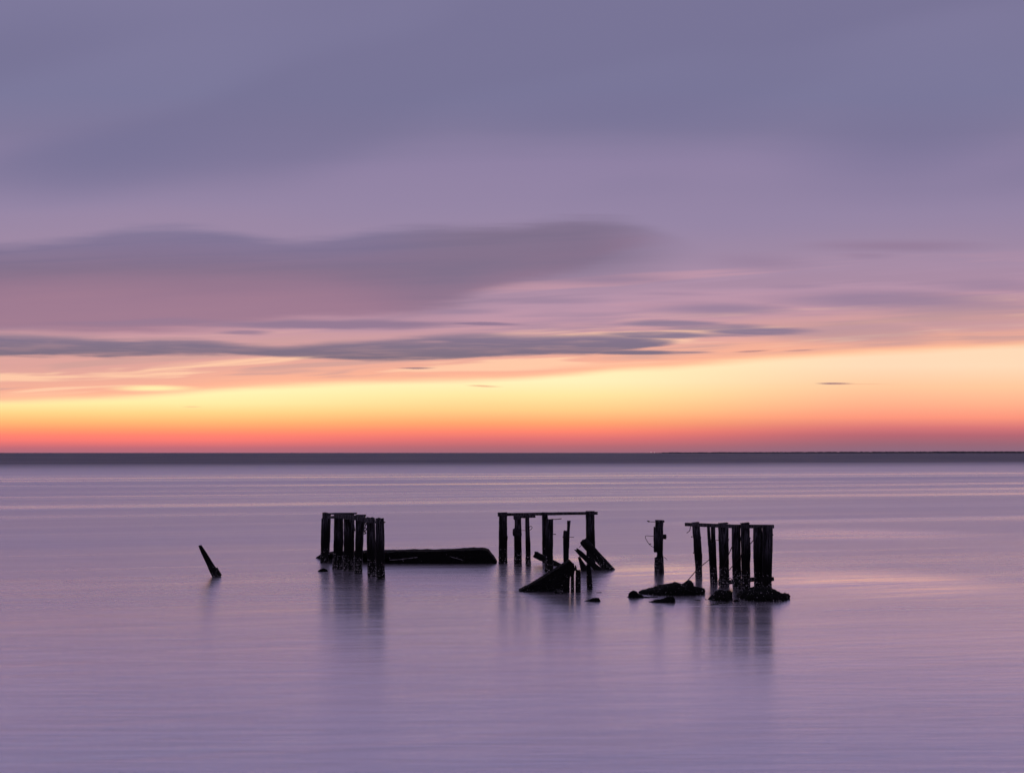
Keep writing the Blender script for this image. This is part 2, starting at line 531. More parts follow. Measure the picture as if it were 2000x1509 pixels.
# ------------------------------------------------------------------ shape builders
def section(n, square):
    """Unit cross-section: round (square=0) to nearly rectangular (square=1)."""
    pts = []
    for i in range(n):
        a = 2 * math.pi * (i + .5) / n
        c, s_ = math.cos(a), math.sin(a)
        if square > 0:
            e = 2.0 / (2.0 + 10.0 * square)
            c = math.copysign(abs(c) ** e, c)
            s_ = math.copysign(abs(s_) ** e, s_)
        pts.append((c, s_))
    return pts


def sweep(rings, n=14, square=0.0, rough=.05, seed=0, jag_top=.0, jag_bot=.0, flute=.09):
    """rings: list of (centre, side_vector, depth_vector); both vectors are half sizes. Returns verts, faces."""
    rnd = random.Random(seed)
    sec = section(n, square)
    fl = [1 + flute * (rnd.random() * 2 - 1) for _ in range(n)]
    verts, faces = [], []
    axis = (rings[0][0] - rings[-1][0]).normalized()
    tops = [rnd.random() for _ in range(n)]
    bots = [rnd.random() for _ in range(n)]
    for k, (c, a, b) in enumerate(rings):
        for i, (sa, sb) in enumerate(sec):
            p = c + a * sa * fl[i] + b * sb * fl[i]
            nz = noise.noise(Vector((i * 1.7 + seed * 3.1, k * .45, seed * .77))) * rough
            nz += noise.noise(Vector((p.x * 9, p.y * 9, p.z * 5 + seed))) * rough * .6
            p = c + (p - c) * (1 + nz)
            if k == 0 and jag_top:
                p = p - axis * jag_top * tops[i]
            if k == len(rings) - 1 and jag_bot:
                p = p + axis * jag_bot * bots[i]
            verts.append(p)
    m = len(rings)
    for k in range(m - 1):
        for i in range(n):
            j = (i + 1) % n
            faces.append((k * n + i, (k + 1) * n + i, (k + 1) * n + j, k * n + j))
    ct = len(verts)
    verts.append(sum((verts[i] for i in range(n)), Vector()) / n - axis * jag_top * .1)
    cb = len(verts)
    verts.append(sum((verts[(m - 1) * n + i] for i in range(n)), Vector()) / n)
    for i in range(n):
        j = (i + 1) % n
        faces.append((ct, i, j))
        faces.append((cb, (m - 1) * n + j, (m - 1) * n + i))
    return verts, faces


def lerp_rows(rows, step):
    out = []
    for a, b in zip(rows, rows[1:]):
        k = max(1, int(math.ceil(abs(b[0] - a[0]) / step)))
        for i in range(k):
            f = i / k
            out.append(tuple(a[q] + (b[q] - a[q]) * f for q in range(len(a))))
    out.append(rows[-1])
    return out


def barnacles(owner, count, seed, z0=.0, z1=.5, name='barnacles', size=(.008, .019), front=True):
    """Small shells stuck on the surface of an object between two heights, thickest near the water."""
    rnd = random.Random(seed * 7 + 1)
    me = owner.data
    org = root_loc(owner)
    cand, wts = [], []
    for p in me.polygons:
        c = p.center + org
        if z0 - .2 < c.z < z1 + .2 and (not front or p.normal.y < .25):
            cand.append(p)
            wts.append(p.area)
    verts, faces = [], []
    if not cand:
        return None
    tries = 0
    made = 0
    while made < count and tries < count * 12:
        tries += 1
        p = rnd.choices(cand, wts)[0]
        vs = [me.vertices[k].co for k in p.vertices]
        w = [rnd.random() ** 1.5 + .02 for _ in vs]
        tw = sum(w)
        c = sum((v_ * (q / tw) for v_, q in zip(vs, w)), Vector()) + org
        if c.z < z0 or c.z > z1 or rnd.random() > 1.0 - .85 * (c.z - z0) / (z1 - z0):
            continue
        made += 1
        nrm = p.normal
        t1 = nrm.cross(Vector((.3, .2, .9))).normalized()
        t2 = nrm.cross(t1)
        r = rnd.uniform(*size) * (1.5 if rnd.random() < .08 else 1.0)
        b = len(verts)
        for q in range(5):
            t = 2 * math.pi * q / 5
            verts.append(c - nrm * .003 + t1 * r * math.cos(t) + t2 * r * math.sin(t))
        verts.append(c + nrm * r * .9)
        for q in range(5):
            faces.append((b + q, b + (q + 1) % 5, b + 5))
    if not verts:
        return None
    o = mesh_obj(name, verts, faces, M_BARN, owner, origin=org)
    o['kind'] = 'stuff'
    return o


def pile(rows, water_row, parent=None, seed=1, name='pile', label=None, cat=None, group=None, shells=50,
         square=.12, jag=.05, mat=None, d=None, sink=.7, thick=1.0, n=16):
    """An upright post from its outline: rows of (row, left, right) at its own distance, round in plan."""
    d = d or depth(water_row)
    rr = lerp_rows(rows, 5.0)
    rings = []
    for py, xl, xr in rr:
        c = at((xl + xr) / 2, py, d)
        h = (xr - xl) / 2 * d / F
        rings.append((c, Vector((h, 0, 0)), Vector((0, h * thick, 0))))
    # carry on below the water
    last, prev = rings[-1], rings[max(0, len(rings) - 4)]
    dirv = (last[0] - prev[0]) if len(rings) > 1 else Vector((0, 0, -1))
    dirv = dirv / max(1e-6, -dirv.z)
    zb = last[0].z
    if zb > -sink:
        rings.append((last[0] + dirv * (zb + sink), last[1], last[2]))
    vs, fs = sweep(rings, n, square, .05, seed, jag, 0)
    base = Vector((last[0].x, last[0].y, 0))
    o = mesh_obj(name, vs, fs, mat or M_WOOD, parent, origin=base)
    if label:
        tag(o, label, cat, group)
    if shells:
        barnacles(o, int(shells * 1.6), seed, .0, .55)
    return o


def log(p0, p1, r0, r1, parent=None, seed=1, name='log', jag0=.06, jag1=0.0, square=.0, mat=None, n=14, bend=None, flat=1.0, steps=12, rough=.07, radii=None):
    """A round or sawn timber from p0 to p1."""
    ax = (p1 - p0).normalized()
    side = ax.cross(Vector((0, 1, 0)))
    if side.length < .05:
        side = Vector((1, 0, 0))
    side.normalize()
    dep = side.cross(ax).normalized()
    rings = []
    for i in range(steps + 1):
        f = i / steps
        c = p0.lerp(p1, f)
        if bend is not None:
            c = c + bend * math.sin(math.pi * f)
        r = r0 + (r1 - r0) * f
        if radii:
            q = f * (len(radii) - 1)
            k = min(int(q), len(radii) - 2)
            r = radii[k] + (radii[k + 1] - radii[k]) * (q - k)
        rings.append((c, side * r, dep * r * flat))
    vs, fs = sweep(rings, n, square, rough, seed, jag0, jag1)
    return mesh_obj(name, vs, fs, mat or M_WOOD, parent, origin=p1 if parent is None else root_loc(parent))


def rod(points, r, parent, name='iron_rod', mat=None, n=6):
    pts = [Vector(p) for p in points]
    verts, faces = [], []
    for k, p in enumerate(pts):
        a = pts[max(0, k - 1)]
        b = pts[min(len(pts) - 1, k + 1)]
        ax = (b - a).normalized()
        s1 = ax.cross(Vector((.13, .9, .2))).normalized()
        s2 = ax.cross(s1)
        for i in range(n):
            t = 2 * math.pi * i / n
            verts.append(p + s1 * r * math.cos(t) + s2 * r * math.sin(t))
    for k in range(len(pts) - 1):
        for i in range(n):
            j = (i + 1) % n
            faces.append((k * n + i, k * n + j, (k + 1) * n + j, (k + 1) * n + i))
    faces.append(tuple(range(n - 1, -1, -1)))
    faces.append(tuple((len(pts) - 1) * n + i for i in range(n)))
    return mesh_obj(name, verts, faces, mat or M_IRON, parent, origin=root_loc(parent))


def curve_pts(ctrl, per=6):
    """Catmull-Rom through control points."""
    c = [ctrl[0]] + list(ctrl) + [ctrl[-1]]
    out = []
    for i in range(1, len(c) - 2):
        for k in range(per):
            t = k / per
            p0, p1, p2, p3 = c[i - 1], c[i], c[i + 1], c[i + 2]
            out.append(.5 * ((2 * p1) + (p2 - p0) * t + (2 * p0 - 5 * p1 + 4 * p2 - p3) * t * t + (3 * p1 - p0 - 3 * p2 + p3) * t ** 3))
    out.append(ctrl[-1])
    return out


def beam(p0, p1, half_h, half_d, parent, seed=1, name='cap_beam', mat=None, rough=.05, jag=.03, steps=None):
    """A sawn timber lying between two points."""
    ax = (p1 - p0).normalized()
    upv = Vector((0, 0, 1))
    dep = ax.cross(upv).normalized()
    up2 = dep.cross(ax).normalized()
    L = (p1 - p0).length
    steps = steps or max(4, int(L / .15))
    rings = [(p0.lerp(p1, i / steps), dep * half_d, up2 * half_h) for i in range(steps + 1)]
    vs, fs = sweep(rings, 12, .8, rough, seed, jag, jag, .02)
    return mesh_obj(name, vs, fs, mat or M_BEAM, parent, origin=root_loc(parent) if parent else p0)


def plate(outline, d, thick, name, mat, parent=None, seed=1, rough=.02, tilt=0.0, bev=.04, label=None, cat=None, group=None, dfun=None):
    """A thick slab: outline in the picture plane at its own distance, given its real thickness away from the viewer."""
    pts = []
    n0 = len(outline)
    for i in range(n0):
        a, b = outline[i], outline[(i + 1) % n0]
        k = max(1, int(math.hypot(b[0] - a[0], b[1] - a[1]) / 4.0))
        for q in range(k):
            pts.append((a[0] + (b[0] - a[0]) * q / k, a[1] + (b[1] - a[1]) * q / k))
    n = len(pts)
    cx = sum(p[0] for p in pts) / n
    cy = sum(p[1] for p in pts) / n
    base = [at(px, py, dfun(px) if dfun else d) for px, py in pts]
    ctr = at(cx, cy, d)
    verts, faces = [], []
    layers = [(bev * .3, 1 - bev), (bev * .9, 1.0), (thick * .35, 1.0), (thick * .7, 1.0), (thick, 1.0), (thick + bev, .96)]
    for k, (off, sc) in enumerate(layers):
        for i, p in enumerate(base):
            q = ctr + (p - ctr) * sc
            q = q + Vector((0, off, tilt * off))
            nz = noise.noise_vector(Vector((q.x * 4, q.y * 4, q.z * 4 + seed))) * rough + noise.noise_vector(Vector((q.x * 13, q.y * 13, q.z * 13 + seed))) * rough * .5
            if k == 1:
                nz = nz * .7
            verts.append(q + nz)
    m = len(layers)
    for k in range(m - 1):
        for i in range(n):
            j = (i + 1) % n
            faces.append((k * n + i, k * n + j, (k + 1) * n + j, (k + 1) * n + i))
    c0 = len(verts)
    verts.append(ctr + Vector((0, 0, 0)))
    c1 = len(verts)
    verts.append(ctr + Vector((0, thick + bev, tilt * thick)))
    for i in range(n):
        j = (i + 1) % n
        faces.append((c0, j, i))
        faces.append((c1, (m - 1) * n + i, (m - 1) * n + j))
    o = mesh_obj(name, verts, faces, mat, parent, origin=Vector((ctr.x, ctr.y, 0)))
    if label:
        tag(o, label, cat, group)
    return o


def rock(profile, water_row, half_depth, name, label, cat='rock', seed=1, group=None, rough=.05, shells=0, mat=None, power=2.0):
    """A mound from its skyline: (column, row) points; front edge meets the water at water_row."""
    df = depth(water_row)
    dc = df + half_depth
    rows = []
    for a, b in zip(profile, profile[1:]):
        k = max(1, int(abs(b[0] - a[0]) / 2.2))
        for i in range(k):
            f = i / k
            rows.append((a[0] + (b[0] - a[0]) * f, a[1] + (b[1] - a[1]) * f))
    rows.append(profile[-1])
    x0, x1 = rows[0][0], rows[-1][0]
    nd = 15
    verts, faces = [], []
    for px, py in rows:
        h = max(0.0, CAM_H - (py - HORIZON) * dc / F)
        f = (px - x0) / (x1 - x0)
        wv = half_depth * (.25 + .75 * (max(0.0, 1 - abs(2 * f - 1) ** 3)) ** .5) * (1 + .2 * noise.noise(Vector((px * .11, seed, 2.2))))
        x = (px - 1000) * dc / F
        for q in range(nd):
            a = math.pi * q / (nd - 1)
            ca, sa = math.cos(a), math.sin(a)
            p = Vector((x, dc - wv * math.copysign(abs(ca) ** .8, ca), (h + .16) * sa ** (2 / power) - .16))
            nv = noise.noise_vector(p * 3.1 + Vector((seed, 0, seed))) * rough + noise.cell_vector(p * 3.6 + Vector((0, seed, 0))) * rough * .9 - Vector((.35, .35, .35)) * rough + noise.noise_vector(p * 24.0) * rough * .45
            e = min(1.0, max(.15, sa * 1.5))
            verts.append(p + nv * e)
    m = len(rows)
    for k in range(m - 1):
        for q in range(nd - 1):
            faces.append((k * nd + q, (k + 1) * nd + q, (k + 1) * nd + q + 1, k * nd + q + 1))
    for k in (0, m - 1):
        faces.append(tuple(k * nd + q for q in (range(nd) if k == 0 else range(nd - 1, -1, -1))))
    xc = (sum(p[0] for p in rows) / m - 1000) * dc / F
    o = mesh_obj(name, verts, faces, mat or M_ROCK, None, origin=Vector((xc, dc, 0)))
    tag(o, label, cat, group)
    if shells:
        barnacles(o, int(shells * 1.5), seed, .0, .9, 'shells', (.006, .014))
    return o


# ------------------------------------------------------------------ left row of piles
LF = empty('piling_row', at(690, 1115, depth(1115)))
tag(LF, 'left row of close-set dark timber piles joined by a sloping top beam', 'pier ruin')
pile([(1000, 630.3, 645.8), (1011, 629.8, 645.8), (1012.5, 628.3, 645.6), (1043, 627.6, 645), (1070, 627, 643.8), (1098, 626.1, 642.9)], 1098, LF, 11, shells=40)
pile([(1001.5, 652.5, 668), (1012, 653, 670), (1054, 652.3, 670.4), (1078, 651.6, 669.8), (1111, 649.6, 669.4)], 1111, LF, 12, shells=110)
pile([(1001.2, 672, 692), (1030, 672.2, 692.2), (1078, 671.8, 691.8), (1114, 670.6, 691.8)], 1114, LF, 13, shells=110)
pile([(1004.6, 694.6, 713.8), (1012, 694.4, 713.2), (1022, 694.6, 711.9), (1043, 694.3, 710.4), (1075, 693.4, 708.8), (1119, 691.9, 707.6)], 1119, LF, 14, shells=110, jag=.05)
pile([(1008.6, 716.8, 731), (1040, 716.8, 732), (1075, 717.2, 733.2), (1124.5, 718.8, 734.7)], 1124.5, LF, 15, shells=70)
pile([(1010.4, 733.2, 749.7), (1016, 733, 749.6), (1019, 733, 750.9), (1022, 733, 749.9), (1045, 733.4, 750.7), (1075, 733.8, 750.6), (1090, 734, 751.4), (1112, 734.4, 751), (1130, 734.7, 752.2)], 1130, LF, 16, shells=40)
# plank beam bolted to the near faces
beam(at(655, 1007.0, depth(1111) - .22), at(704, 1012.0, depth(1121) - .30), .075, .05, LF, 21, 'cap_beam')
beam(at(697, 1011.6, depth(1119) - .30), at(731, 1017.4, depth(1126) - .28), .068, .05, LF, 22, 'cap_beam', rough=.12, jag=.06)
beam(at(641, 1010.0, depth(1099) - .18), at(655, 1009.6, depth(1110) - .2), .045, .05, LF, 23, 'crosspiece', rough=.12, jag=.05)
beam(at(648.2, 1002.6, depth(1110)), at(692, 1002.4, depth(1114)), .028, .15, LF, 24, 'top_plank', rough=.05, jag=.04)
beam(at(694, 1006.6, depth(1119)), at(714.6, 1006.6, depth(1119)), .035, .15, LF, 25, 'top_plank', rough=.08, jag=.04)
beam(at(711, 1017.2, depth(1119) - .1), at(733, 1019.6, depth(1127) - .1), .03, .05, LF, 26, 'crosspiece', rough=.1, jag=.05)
d_ = depth(1121) - .1
rod(curve_pts([at(711, 1019, d_), at(715.5, 1022, d_), at(713, 1028, d_), at(715.3, 1033, d_), at(713, 1037, d_), at(714.5, 1041, d_), at(710.6, 1042, d_)]), .017, LF, 'hanging_chain')
rod(curve_pts([at(712, 1021, d_), at(713.5, 1026, d_), at(711.5, 1034, d_), at(712.5, 1040, d_)]), .013, LF, 'hanging_chain')
rod([at(667, 1032.5, depth(1112) - .2), at(673, 1032.4, depth(1113) - .2)], .007, LF, 'bolt')
for bx_, by_, wr in ((751.6, 1019.4, 1130), (724, 1026, 1124.5), (689.5, 1030, 1114)):
    rod([at(bx_ - 1.2, by_, depth(wr) - .02), at(bx_ + 1.0, by_, depth(wr) - .02)], .018, LF, 'bolt')
# splinters on the faces
beam(at(691.2, 1024, depth(1117) - .12), at(693.4, 1037, depth(1117) - .12), .014, .02, LF, 27, 'splinter')

# ------------------------------------------------------------------ long low slab behind them
SL_D = depth(1100.5)
slab = plate([(614.5, 1090.5), (618, 1087), (626, 1083.2), (636, 1081.8), (645, 1081), (680, 1080), (709, 1079), (750, 1078), (790, 1077.2), (831, 1076.8), (880, 1075), (915, 1074.2), (940, 1073.2),
              (947, 1074), (953.3, 1076.2), (958, 1082), (963, 1089), (968.9, 1097.5), (972, 1104), (960, 1109), (831, 1111), (700, 1110), (648, 1107), (630, 1102), (616, 1096)],
             SL_D, 1.1, 'fallen_slab', M_CONC, None, 31, .026, 0.0, .03,
             'long low black slab lying awash behind the left piles', 'slab',
             dfun=lambda px: SL_D + 2.4 * max(0.0, (655 - px) / 40.0) ** 1.2)
dd = SL_D - .05
rod([at(761, 1088, dd), at(761.5, 1093.5, dd), at(780, 1092, dd), at(800, 1089.5, dd), at(815, 1087.6, dd)], .007, slab, 'wire', M_BARN)
rod([at(786, 1092, dd), at(788, 1095.5, dd)], .006, slab, 'wire', M_BARN)
rod([at(878, 1086, dd), at(890, 1089.5, dd), at(905, 1093.5, dd)], .006, slab, 'wire', M_BARN)
barnacles(slab, 110, 5, .0, .4, 'shells', (.005, .010))

rock([(620.5, 1116.5), (623, 1113), (627, 1110), (631, 1109.2), (636, 1110.2), (639.5, 1113), (641.5, 1116.5)], 1116.5, .16, 'small_rock',
     'small round black rock by the foot of the left piles', 'rock', 41, rough=.02)

# ------------------------------------------------------------------ lone leaning stake on the left
st_d = depth(1125.5)
s0, s1 = at(389.6, 1063.2, st_d - .15), at(426.5, 1131, st_d)
stake = log(s0, s1, .045, .11, None, 51, 'leaning_stake', .05, 0, .5, radii=[.043, .062, .075, .083, .092, .112, .118, .12], flat=.6, steps=16, rough=.04)
tag(stake, 'lone thin stake leaning left out of open water', 'stake')
barnacles(stake, 45, 52, .0, .4)
beam(at(421.0, 1108.4, st_d - .02), at(430.5, 1124.6, st_d - .02), .05, .05, stake, 53, 'splinter', M_WOOD)

# ------------------------------------------------------------------ middle frame
MF = empty('pier_frame', at(1070, 1099, depth(1099)))
tag(MF, 'open timber frame with one long thin beam on widely spaced piles, in the middle', 'pier ruin')
DB = depth(1099)
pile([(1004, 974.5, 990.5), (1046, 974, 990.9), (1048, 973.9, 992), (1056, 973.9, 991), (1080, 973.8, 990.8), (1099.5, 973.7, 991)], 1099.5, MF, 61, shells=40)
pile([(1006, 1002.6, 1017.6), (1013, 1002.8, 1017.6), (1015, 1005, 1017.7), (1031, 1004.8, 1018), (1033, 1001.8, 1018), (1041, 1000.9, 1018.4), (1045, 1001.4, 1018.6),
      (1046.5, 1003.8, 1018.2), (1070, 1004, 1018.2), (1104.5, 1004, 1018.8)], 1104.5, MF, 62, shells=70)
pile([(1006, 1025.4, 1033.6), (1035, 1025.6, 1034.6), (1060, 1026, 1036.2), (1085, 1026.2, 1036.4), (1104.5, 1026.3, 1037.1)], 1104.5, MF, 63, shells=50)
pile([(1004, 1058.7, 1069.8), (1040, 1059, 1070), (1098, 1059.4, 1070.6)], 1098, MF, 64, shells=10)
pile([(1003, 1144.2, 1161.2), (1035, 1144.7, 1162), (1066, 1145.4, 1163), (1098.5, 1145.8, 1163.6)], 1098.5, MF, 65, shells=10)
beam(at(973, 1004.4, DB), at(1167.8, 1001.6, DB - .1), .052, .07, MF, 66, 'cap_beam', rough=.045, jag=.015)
beam(at(971.9, 1004.4, DB - .12), at(991, 1003.8, DB - .12), .075, .05, MF, 67, 'end_block', rough=.04, jag=.01)
beam(at(1003, 1009.4, depth(1104) - .2), at(1046, 1008.2, depth(1102) - .1), .042, .04, MF, 68, 'splintered_plank', rough=.3, jag=.1)
beam(at(1144, 998.8, DB - .1), at(1161.6, 999, DB - .1), .025, .14, MF, 69, 'top_plank', rough=.12, jag=.03)
beam(at(1058.4, 1000.6, DB), at(1070, 1000.8, DB), .012, .12, MF, 70, 'top_plank', rough=.1, jag=.02)
d3 = depth(1104.5)
rod([at(1016, 1035.4, d3), at(1029, 1035.4, d3)], .009, MF, 'iron_rod')
rod(curve_pts([at(1033, 1035.3, d3), at(1037, 1033.4, d3), at(1039.3, 1030, d3), at(1038, 1027.4, d3), at(1035.6, 1027.4, d3), at(1034.6, 1029.2, d3)]), .010, MF, 'iron_hook')
beam(at(990.4, 1046, depth(1099.5) - .1), at(988.6, 1063, depth(1099.5) - .1), .02, .03, MF, 71, 'splinter', M_WOOD)
rod([at(1090.5, 1001.6, DB), at(1090.6, 998.6, DB)], .008, MF, 'nail')

# ------------------------------------------------------------------ loose stumps and fallen timbers inside the middle frame
st = pile([(1011.8, 1066.8, 1080.4), (1014, 1066.6, 1080.6), (1034, 1065.6, 1080.5), (1042, 1065.4, 1080.4), (1046, 1066.2, 1080.2), (1075, 1065.8, 1080), (1100, 1065, 1080.2),
           (1115.3, 1064.2, 1081)], 1115.3, None, 81, 'standing_pile', 'standing pile with spikes on its right side, just below the long thin beam', 'pile', shells=30, jag=.04)
d5 = depth(1115.3)
rod([at(1079, 1013.8, d5), at(1090, 1013.4, d5), at(1096.8, 1012.4, d5)], .014, st, 'spike')
rod([at(1079, 1043, d5), at(1085.8, 1042.8, d5)], .013, st, 'spike')

d6 = depth(1106)
sp = empty('split_pile', Vector((at(1106, 1106, d6).x, d6, 0)))
tag(sp, 'split narrow pile with a tall thin sliver on its right half', 'pile')
pile([(1035.4, 1100.5, 1112.4), (1048, 1099.9, 1112.2), (1066, 1100.2, 1111.8), (1106, 1100.4, 1111)], 1106, sp, 82, 'pile', shells=0, d=d6)
pile([(1016, 1107.2, 1114.8), (1028, 1107.4, 1113.6), (1045, 1106.4, 1112.6), (1070, 1106, 1112)], 1106, sp, 83, 'sliver', shells=0, d=d6, sink=-9, jag=.01, thick=1.2, n=10)
rod([at(1111, 1048.6, d6), at(1121, 1048.5, d6)], .010, sp, 'bolt')
rod([at(1098.6, 1048.4, d6), at(1101, 1048.4, d6)], .016, sp, 'bolt')

# half-sunk log between the piles
lg = log(at(1044, 1082.0, 42.4), at(1098, 1107.5, 41.6), .125, .10, None, 84, 'fallen_log', .12, 0, 0, steps=16, rough=.12)
tag(lg, 'half-sunk log sloping down to the right behind the spiked standing pile', 'log')
# heavy leaning log
d2 = depth(1112.5)
lg = log(at(1139.5, 1055.6, d2 + .9), at(1200, 1123, d2 + .1), .155, .17, None, 85, 'leaning_log', .05, 0, 0, steps=18, rough=.06, n=18)
tag(lg, 'thick round log leaning left, its cut end raised before the frame', 'log')
barnacles(lg, 60, 86, .0, .6)
lg2 = log(at(1123, 1070.4, d2 + .35), at(1178, 1121, d2 - .05), .085, .115, None, 87, 'leaning_timber', .16, 0, .2, steps=16, rough=.09, radii=[.05, .085, .09, .095, .11, .12])
tag(lg2, 'thinner splintered timber leaning beside the thick round log', 'timber')
rod([at(1131, 1068.6, d2 + .3), at(1135, 1064.6, d2 + .5)], .009, lg2, 'nail')
# short broken stub below
d4 = depth(1114)
lg3 = log(at(1130, 1085.4, d4 - .1), at(1145, 1119, d4), .075, .16, None, 88, 'broken_stub', .1, 0, .1, steps=10, rough=.12, radii=[.038, .06, .085, .13, .16])
tag(lg3, 'short broken stub, knobbed at its top, under the splintered timber', 'stub')
# curved front stub
dS = depth(1149.6)
rows = [(1101, 1145.6, 1152.8), (1106, 1145.3, 1153.8), (1120, 1145.8, 1155.2), (1135, 1146.2, 1157), (1149.6, 1146.6, 1157.4)]
pile(rows, 1149.6, None, 89, 'curved_stub', 'slim curved stub standing alone right of the tilted slab', 'stub', shells=16, jag=.04)

# tilted slab on stubs
dW = depth(1155)
wedge = plate([(1013.5, 1154), (1030, 1146), (1060, 1128.5), (1085, 1112.5), (1108, 1098), (1112.6, 1095), (1115, 1096.4), (1119, 1101.6), (1122.3, 1103.4), (1123, 1112),
               (1121, 1122), (1114, 1124.5), (1112.8, 1130), (1112.6, 1158), (1100, 1163), (1060, 1164), (1015, 1160)],
              dW, .6, 'tilted_slab', M_CONC, None, 91, .022, .0, .02, 'big tilted black slab rising to the right like a wedge from the water', 'slab')
barnacles(wedge, 110, 6, .0, .55, 'shells', (.005, .011))
pile([(1108, 1114.6, 1121.2), (1125, 1115.2, 1121), (1154, 1115, 1121.4)], 1154, None, 92, 'prop_stub', 'narrow stub propping the high end of the tilted slab', 'stub', shells=8, d=dW + .1)
o = pile([(1111.3, 1124, 1133.6), (1125, 1123.8, 1134), (1154, 1123.4, 1134.2)], 1154, None, 93, 'prop_stub', 'wider flat-topped stub at the right end of the tilted slab', 'stub', shells=10, d=dW)
pile([(1102.6, 1123.2, 1125.4), (1106, 1122.6, 1126), (1114, 1122.4, 1127.5)], 1154, o, 94, 'sliver', shells=0, d=dW, sink=-9, n=8)
rock([(1083, 1159), (1087, 1154), (1094, 1151.6), (1101, 1153.5), (1105, 1158.5)], 1159.5, .2, 'rubble', 'shell-crusted lump of rubble under the front of the tilted slab', 'rubble', 95, rough=.06, shells=26)
rock([(1141, 1174.6), (1150, 1171.2), (1158, 1168), (1164, 1167), (1170, 1167.4), (1172.4, 1171), (1173, 1174.8)], 1174.8, .16, 'wedge_rock', 'small wedge-shaped rock awash below the curved stub', 'rock', 96, rough=.018)
rock([(1163, 1157.4), (1167, 1156), (1172, 1156.1), (1176, 1157.3)], 1157.6, .10, 'awash_rock', 'barely showing rock sliver right of the curved stub', 'rock', 97, rough=.01)

# ------------------------------------------------------------------ lone pile with iron fittings
dq = depth(1117.3)
lp = pile([(1015.2, 1280, 1295), (1020, 1279.6, 1295), (1028, 1279.4, 1294.8), (1060, 1279.6, 1294.4), (1077, 1281.5, 1294.2), (1079, 1283, 1294.3), (1085, 1283, 1294.5), (1087.5, 1281.6, 1295),
           (1089, 1278.4, 1295.2), (1105, 1278, 1295.6), (1117.4, 1277.8, 1296.4)], 1117.3, None, 101, 'standing_pile', 'lone notched pile with a wire loop, standing apart right of centre', 'pile', shells=60)
beam(at(1279.8, 1017.2, dq - .02), at(1297, 1017.6, dq - .02), .035, .15, lp, 102, 'top_cap', rough=.1, jag=.02)
pile([(1028, 1276.6, 1284), (1052, 1276.2, 1284), (1076, 1276.8, 1284), (1078, 1277.4, 1283)], 1117.3, lp, 103, 'side_plank', shells=0, d=dq - .06, sink=-9, square=.6, n=12)
beam(at(1292, 1047.6, dq), at(1301, 1047.6, dq), .078, .08, lp, 104, 'side_block', rough=.05, jag=.01)
rod([at(1300, 1047.6, dq), at(1303.4, 1047.5, dq)], .010, lp, 'bolt')
rod([at(1281, 1018.6, dq), at(1270, 1018.5, dq), at(1266, 1017.6, dq), at(1263.4, 1016.2, dq)], .010, lp, 'iron_rod')
rod([at(1268.6, 1018.3, dq), at(1265.2, 1017.3, dq)], .024, lp, 'rod_knob')
rod(curve_pts([at(1278, 1046.6, dq), at(1270, 1046.3, dq), at(1262, 1046, dq), at(1260.4, 1048, dq), at(1262.6, 1054, dq), at(1268, 1062, dq), at(1273, 1066.4, dq), at(1279, 1069.5, dq)]), .009, lp, 'wire_loop')
rod([at(1268.4, 1061.8, dq), at(1271.8, 1061.4, dq)], .014, lp, 'wire_knot')
rod([at(1294.6, 1085, dq), at(1298, 1088, dq), at(1303.4, 1093.4, dq)], .007, lp, 'loose_wire')

# ------------------------------------------------------------------ right frame
RF = empty('piling_row', at(1435, 1145, depth(1145)))
tag(RF, 'right row of dark timber piles under a long beam, crossed by iron rods', 'pier ruin')
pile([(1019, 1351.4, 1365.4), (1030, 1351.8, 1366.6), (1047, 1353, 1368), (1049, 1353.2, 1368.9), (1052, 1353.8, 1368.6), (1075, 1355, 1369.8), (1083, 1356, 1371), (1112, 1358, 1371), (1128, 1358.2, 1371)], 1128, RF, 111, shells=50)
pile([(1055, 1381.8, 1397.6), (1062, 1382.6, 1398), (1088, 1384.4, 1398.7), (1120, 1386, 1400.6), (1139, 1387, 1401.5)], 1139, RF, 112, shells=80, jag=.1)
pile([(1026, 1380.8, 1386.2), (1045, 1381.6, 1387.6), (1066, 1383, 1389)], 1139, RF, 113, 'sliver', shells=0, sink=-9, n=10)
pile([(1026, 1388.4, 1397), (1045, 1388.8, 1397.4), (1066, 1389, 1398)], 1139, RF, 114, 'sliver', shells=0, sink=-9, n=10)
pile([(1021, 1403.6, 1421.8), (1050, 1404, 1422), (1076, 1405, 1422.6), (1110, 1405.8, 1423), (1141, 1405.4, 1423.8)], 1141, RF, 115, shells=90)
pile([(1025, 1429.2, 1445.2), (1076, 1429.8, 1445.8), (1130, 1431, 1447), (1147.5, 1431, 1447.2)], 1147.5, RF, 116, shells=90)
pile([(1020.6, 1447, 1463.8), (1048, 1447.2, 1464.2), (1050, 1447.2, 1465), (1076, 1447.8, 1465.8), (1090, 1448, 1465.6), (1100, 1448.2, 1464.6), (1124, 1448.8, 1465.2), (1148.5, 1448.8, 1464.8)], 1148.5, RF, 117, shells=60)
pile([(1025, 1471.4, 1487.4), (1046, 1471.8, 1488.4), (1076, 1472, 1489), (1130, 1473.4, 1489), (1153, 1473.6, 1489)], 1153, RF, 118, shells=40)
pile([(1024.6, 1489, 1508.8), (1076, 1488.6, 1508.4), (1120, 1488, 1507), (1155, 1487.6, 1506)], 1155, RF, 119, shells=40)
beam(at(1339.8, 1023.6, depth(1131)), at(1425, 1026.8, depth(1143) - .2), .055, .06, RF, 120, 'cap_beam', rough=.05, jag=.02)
beam(at(1423, 1027.2, depth(1143) - .18), at(1509.2, 1027.8, depth(1154) - .25), .052, .06, RF, 121, 'cap_beam', rough=.05, jag=.01)
